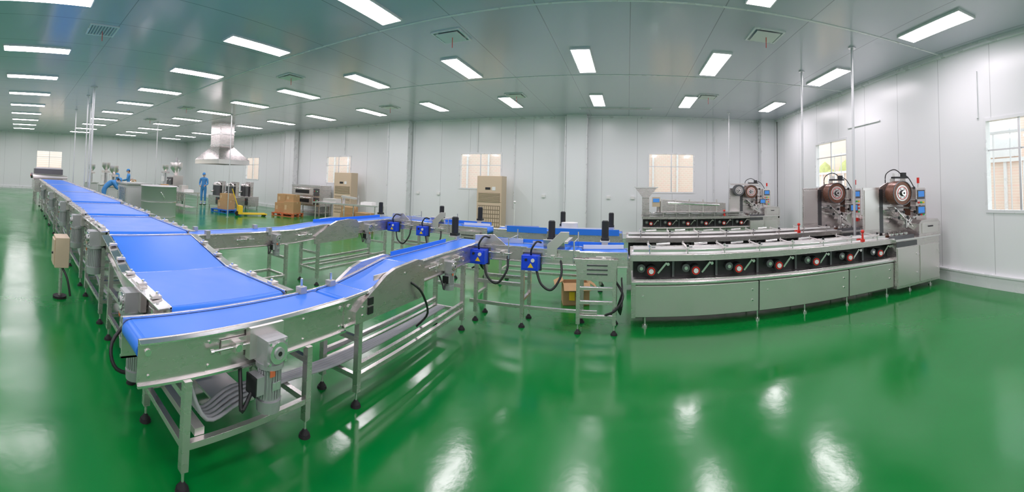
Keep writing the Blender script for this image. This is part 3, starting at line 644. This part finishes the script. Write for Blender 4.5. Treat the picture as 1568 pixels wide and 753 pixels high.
g.box(-.4,.4,-.35,.35,.1,.95,steel); g.box(-.32,.32,-.3,.3,.95,1.5,steel2); g.lathe((0,0,1.5),[(.08,0),(.1,.1),(.34,.4),(.36,.72),(.33,.72),(.3,.42)],steel2); g.cyl((.3,0,1.5),(.3,0,2.35),.04,polish,12); g.cyl((-.25,0,1.5),(-.25,0,2.2),.03,polish,12); g.cyl((0,0,2.15),(0,0,2.5),.07,alu,14)
g.obox((0,0,2.15),(.7,.1,.06),steel); g.box(-.3,.3,-.42,-.35,1.0,1.4,dsteel); g.cyl((-.2,-.36,1.25),(-.2,-.45,1.25),.05,polish,12); g.cyl((.2,-.36,1.25),(.2,-.45,1.25),.05,polish,12)
for sx in (-.35,.35):
    for sy in (-.3,.3): g.cyl((sx,sy,0),(sx,sy,.1),.03,rubber,10)
g.done(.003)
def table(x0,x1,y0,y1,stuff):
    g=G('packing_table'); g.box(x0,x1,y0,y1,.85,.89,polish)
    for x in (x0+.1,x1-.1):
        for y in (y0+.05,y1-.05): g.cyl((x,y,0),(x,y,.85),.022,steel,10)
    g.box(x0+.1,x1-.1,y0+.08,y1-.08,.25,.27,steel)
    for i,(a,w,h,m) in enumerate(stuff): g.box(x0+a,x0+a+w,y0+.2,y1-.2,.89,.89+h,m)
    g.done()
table(-19.0,-17.3,7.0,7.7,[(.4,.4,.16,card),(1.0,.3,.1,white)])
table(-16.3,-14.3,6.6,7.3,[(.2,.5,.12,tanks),(.9,.35,.25,steel2),(1.5,.3,.1,white)])
table(-24.5,-22.8,6.8,7.5,[(.3,.5,.3,tanks),(1.0,.4,.2,card)])
g=G('stainless_storage_tank'); g.lathe((-11.35,4.35,0),[(0,.12),(.52,.12),(.55,.16),(.55,1.22),(.58,1.22),(.58,1.25),(.5,1.25),(.5,.3),(0,.3)],tanks,40); g.cyl((-11.35,4.35,1.0),(-11.35,4.35,1.02),.5,white,36)
for z in (.3,.75): g.ring((-11.35,4.35,z),(0,0,1),.55,.558,.02,polish,40)
for i in range(4):
    a=i*math.pi/2+.6; g.cyl((-11.35+.42*math.cos(a),4.35+.42*math.sin(a),0),(-11.35+.42*math.cos(a),4.35+.42*math.sin(a),.14),.03,steel,10)
g.tube([(-10.81,4.2,1.1),(-10.74,4.2,1.05),(-10.74,4.3,.9),(-10.81,4.3,.85)],.014,polish); g.done()
g=G('stainless_ice_bin'); g.box(-13.5,-12.3,3.6,4.4,.15,1.2,tanks); g.box(-13.55,-12.25,3.55,4.45,1.2,1.26,polish); g.box(-13.3,-12.5,3.59,3.6,.4,1.1,steel)
for x in (-13.4,-12.4):
    for y in (3.7,4.3): g.cyl((x,y,0),(x,y,.15),.03,rubber,10)
g.done(.004)
g=G('parts_washing_sink'); g.box(-15.6,-14.6,4.1,4.8,.8,.84,polish); g.box(-15.5,-14.7,4.2,4.7,.5,.8,tanks)
for x in (-15.55,-14.65):
    for y in (4.15,4.75): g.cyl((x,y,0),(x,y,.8),.022,steel,10)
g.tube([(-15.1,4.75,.84),(-15.1,4.75,1.2),(-15.1,4.6,1.25),(-15.1,4.45,1.15)],.014,polish); g.box(-15.3,-14.9,4.3,4.6,.84,1.1,card); g.done()
g=G('chocolate_enrobing_machine'); g.box(-19.6,-16.75,.75,2.15,.55,1.05,steel); g.box(-19.6,-16.75,.7,2.2,1.05,1.1,polish)
for i in range(7): g.cyl((-19.3+i*.38,.7,1.2),(-19.3+i*.38,2.2,1.2),.07,steel2,16)
for x in (-19.4,-18.1,-16.95):
    for y in (.85,2.05): g.box(x-.03,x+.03,y-.03,y+.03,0,.55,steel)
g.box(-18.9,-18.1,.78,2.12,1.3,1.55,dsteel); g.box(-18.85,-18.15,.85,2.05,1.55,1.62,steel2)
g.box(-18.85,-18.75,.7,.8,1.1,1.3,steel); g.box(-18.25,-18.15,.7,.8,1.1,1.3,steel);g.box(-18.85,-18.75,2.1,2.2,1.1,1.3,steel)
g.cyl((-17.3,.68,1.25),(-17.3,.6,1.25),.13,dsteel,20); g.cyl((-17.3,.6,1.25),(-17.3,.58,1.25),.06,red,16); g.done(.003)
def filler(x,y,h):
    g=G('filling_machine'); g.M=frame(x,y,0)
    g.box(-.35,.35,-.3,.3,.08,.9,tanks); g.box(-.4,.4,-.35,.35,.9,.94,polish); g.cyl((-.25,0,.94),(-.25,0,h),.03,polish,10); g.cyl((.25,0,.94),(.25,0,h),.03,polish,10)
    g.box(-.32,.32,-.14,.14,h-.1,h,steel); g.lathe((0,0,h),[(.05,0),(.2,.2),(.2,.4)],steel2,20); g.box(-.14,.14,-.2,-.1,1.1,1.4,white); g.cyl((0,0,.94),(0,0,h-.1),.045,alu,12)
    for a in (-.3,.3):
        for b in (-.25,.25): g.cyl((a,b,0),(a,b,.08),.03,rubber,8)
    g.done(.003)
filler(-17.0,4.3,1.45); filler(-18.6,4.3,1.6); filler(-22,8.8,1.7); filler(-20.8,4.0,1.5)

# ---------------------------------------------------------------- people
def person(x,y,head_ang,pose):
    root=bpy.data.objects.new('factory_worker',None); C.objects.link(root); root.location=(x,y,0); root.rotation_euler=(0,0,head_ang)
    J=dict(pelvis=(0,0,.95),waist=(0,.0,1.08),chest=(0,0,1.28),upper=(0,-.005,1.40),neck=(0,0,1.49),
           hl=(-.095,0,.88),kl=(-.10,.02,.50),al=(-.105,-.01,.09),tl=(-.11,.13,.045),
           hr=(.095,0,.88),kr=(.10,.02,.50),ar=(.105,-.01,.09),tr=(.11,.13,.045),
           sl=(-.185,0,1.40),el=(-.235,-.02,1.12),wl=(-.24,.08,.88),
           sr=(.185,0,1.40),er=(.235,-.02,1.12),wr=(.24,.08,.88),head=(0,.02,1.615),look=(0,0,0))
    J.update(pose)
    order=['pelvis','waist','chest','upper','neck','hl','kl','al','tl','hr','kr','ar','tr','sl','el','wl','sr','er','wr']
    rad=dict(pelvis=(.15,.115),waist=(.135,.10),chest=(.155,.115),upper=(.13,.09),neck=(.052,.055),hl=(.092,.095),kl=(.066,.07),al=(.05,.055),tl=(.04,.035),
             sl=(.068,.068),el=(.05,.05),wl=(.036,.034))
    for a in ('h','k','a','t','s','e','w'): rad[a+'r']=rad[a+'l']
    ed=[('pelvis','waist'),('waist','chest'),('chest','upper'),('upper','neck'),('pelvis','hl'),('hl','kl'),('kl','al'),('al','tl'),('pelvis','hr'),('hr','kr'),('kr','ar'),('ar','tr'),
        ('upper','sl'),('sl','el'),('el','wl'),('upper','sr'),('sr','er'),('er','wr')]
    me=bpy.data.meshes.new('workwear_body'); me.from_pydata([J[k] for k in order],[(order.index(a),order.index(b)) for a,b in ed],[])
    o=bpy.data.objects.new('workwear_body',me); C.objects.link(o); o.parent=root
    sk=o.modifiers.new('skin','SKIN'); sk.use_smooth_shade=True
    for i,k_ in enumerate(order):
        me.skin_vertices[0].data[i].radius=rad[k_]
        me.skin_vertices[0].data[i].use_root=(i==0)
    ss=o.modifiers.new('sub','SUBSURF'); ss.levels=1; ss.render_levels=2
    me.materials.append(suit)
    g=G('head'); H=Vector(J['head']); R=Euler(J['look']).to_matrix()
    def Q(v): return H+R@Vector(v)
    g.sph(H,(.076,.094,.115),skin,20,14,R); g.sph(Q((0,.02,-.07)),(.055,.065,.05),skin,16,8,R)
    g.cyl(Q((0,-.02,-.06)),Vector(J['neck'])-Vector((0,0,.02)),.05,skin,14,r2=.058)
    g.sph(Q((0,.095,-.01)),(.013,.02,.022),skin,10,6,R)
    for s in (-1,1):
        g.sph(Q((s*.077,-.005,-.005)),(.012,.022,.032),skin,10,6,R); g.sph(Q((s*.03,.082,.015)),(.012,.008,.007),white,10,6,R); g.sph(Q((s*.03,.088,.015)),(.006,.005,.006),hair,8,6,R); g.sph(Q((s*.03,.086,.034)),(.018,.006,.004),hair,8,6,R)
    g.sph(Q((0,.083,-.045)),(.024,.009,.007),mouth,10,6,R)
    g.sph(Q((0,.045,-.045)),(.062,.055,.048),white,14,8,R)
    g.sph(Q((0,-.015,.01)),(.08,.09,.1),hair,18,10,R); g.sph(Q((0,-.005,.03)),(.09,.105,.105),suit,20,8,R,zmin=.05); g.obox(Q((0,.10,.045)),(.12,.06,.01),suit,Euler(J['look']))
    g.done(parent=root)
    for s,e,w in ((-1,'el','wl'),(1,'er','wr')):
        g=G('hand_l' if s<0 else 'hand_r'); W=Vector(J[w]); d=(W-Vector(J[e])).normalized(); side=d.cross(Vector((0,1,0)) if abs(d.y)<.8 else Vector((1,0,0))).normalized(); nrm=d.cross(side)
        q=Matrix((side,nrm,d)).transposed()
        g.sph(W+d*.065,(.04,.017,.05),skin,14,8,q); g.cyl(W-d*.02,W+d*.04,.028,skin,12)
        for i,L in enumerate((.07,.08,.074,.058)):
            b=W+d*.1+side*(-.03+.02*i); m1=b+d*L*.45+nrm*.006; m2=b+d*L*.75+nrm*.02; m3=b+d*L*.9+nrm*.036
            g.tube([b-d*.02,b,m1,m2,m3],[.0095,.007],skin,8,3)
        b=W+d*.045-side*.035; g.tube([b,b-side*.022+d*.025,b-side*.03+d*.055+nrm*.01],[.011,.008],skin,8,3)
        g.done(parent=root)
    for s,k_ in ((-1,'l'),(1,'r')):
        A=Vector(J['a'+k_]); g=G('boot_'+('l' if s<0 else 'r'))
        g.box(A.x-.045,A.x+.045,A.y-.08,A.y+.20,0,.025,rubber); g.sph((A.x,A.y+.06,.03),(.047,.135,.07),shoe,16,8,zmin=0.); g.cyl((A.x,A.y,.05),(A.x,A.y,.2),.055,shoe,16,r2=.06); g.done(parent=root)
person(-18.8,9.8,-math.pi*.75,dict(el=(-.23,.02,1.13),wl=(-.16,.22,1.05),er=(.23,.02,1.13),wr=(.14,.24,1.03),look=(-.3,0,0)))
person(-20.4,6.0,math.pi*.9,dict(el=(-.26,.08,1.16),wl=(-.14,.30,1.12),er=(.26,.06,1.15),wr=(.16,.3,1.08),look=(-.35,0,0)))
person(-22.6,5.9,.4,dict(el=(-.24,.05,1.13),wl=(-.2,.25,1.0)))
bend=dict(pelvis=(0,-.08,.95),waist=(0,.02,1.06),chest=(0,.17,1.17),upper=(0,.29,1.22),neck=(0,.39,1.24),hl=(-.095,-.07,.88),hr=(.095,-.07,.88),kl=(-.11,.0,.5),kr=(.11,-.04,.5),
          sl=(-.185,.29,1.20),sr=(.185,.29,1.20),el=(-.21,.42,.97),er=(.21,.42,.97),wl=(-.12,.62,.95),wr=(.12,.62,.95),head=(0,.50,1.27),look=(-1.0,0,0))
person(-14.2,3.3,-.15,bend)

# ---------------------------------------------------------------- world + camera
w=bpy.data.worlds.new('world'); sc.world=w; w.use_nodes=True; bg=w.node_tree.nodes['Background']; bg.inputs[0].default_value=(.9,.95,1,1); bg.inputs[1].default_value=2.4
cam=bpy.data.cameras.new('camera'); co=bpy.data.objects.new('camera',cam); C.objects.link(co); sc.camera=co
F,A,roll,pitch,V0=977.,1580.,-.02508,.04091,425.3
def R(d):
    c,s=math.cos(roll),math.sin(roll); d=(c*d[0]+s*d[2],d[1],-s*d[0]+c*d[2])
    c,s=math.cos(pitch),math.sin(pitch); d=(d[0],c*d[1]-s*d[2],s*d[1]+c*d[2])
    y=-(A-1288)/F; c,s=math.cos(y),math.sin(y); return Vector((c*d[0]+s*d[1],-s*d[0]+c*d[1],d[2]))
r,u,b=R((1,0,0)),R((0,0,1)),-R((0,1,0))
M=Matrix((r,u,b)).transposed().to_4x4(); M.translation=(0,0,1.7); co.matrix_world=M
cam.type='PANO'; cam.panorama_type='CENTRAL_CYLINDRICAL'
cam.central_cylindrical_range_u_min=-1288/F; cam.central_cylindrical_range_u_max=1288/F
cam.central_cylindrical_range_v_min=(V0-1238)/F; cam.central_cylindrical_range_v_max=V0/F; cam.central_cylindrical_radius=1.
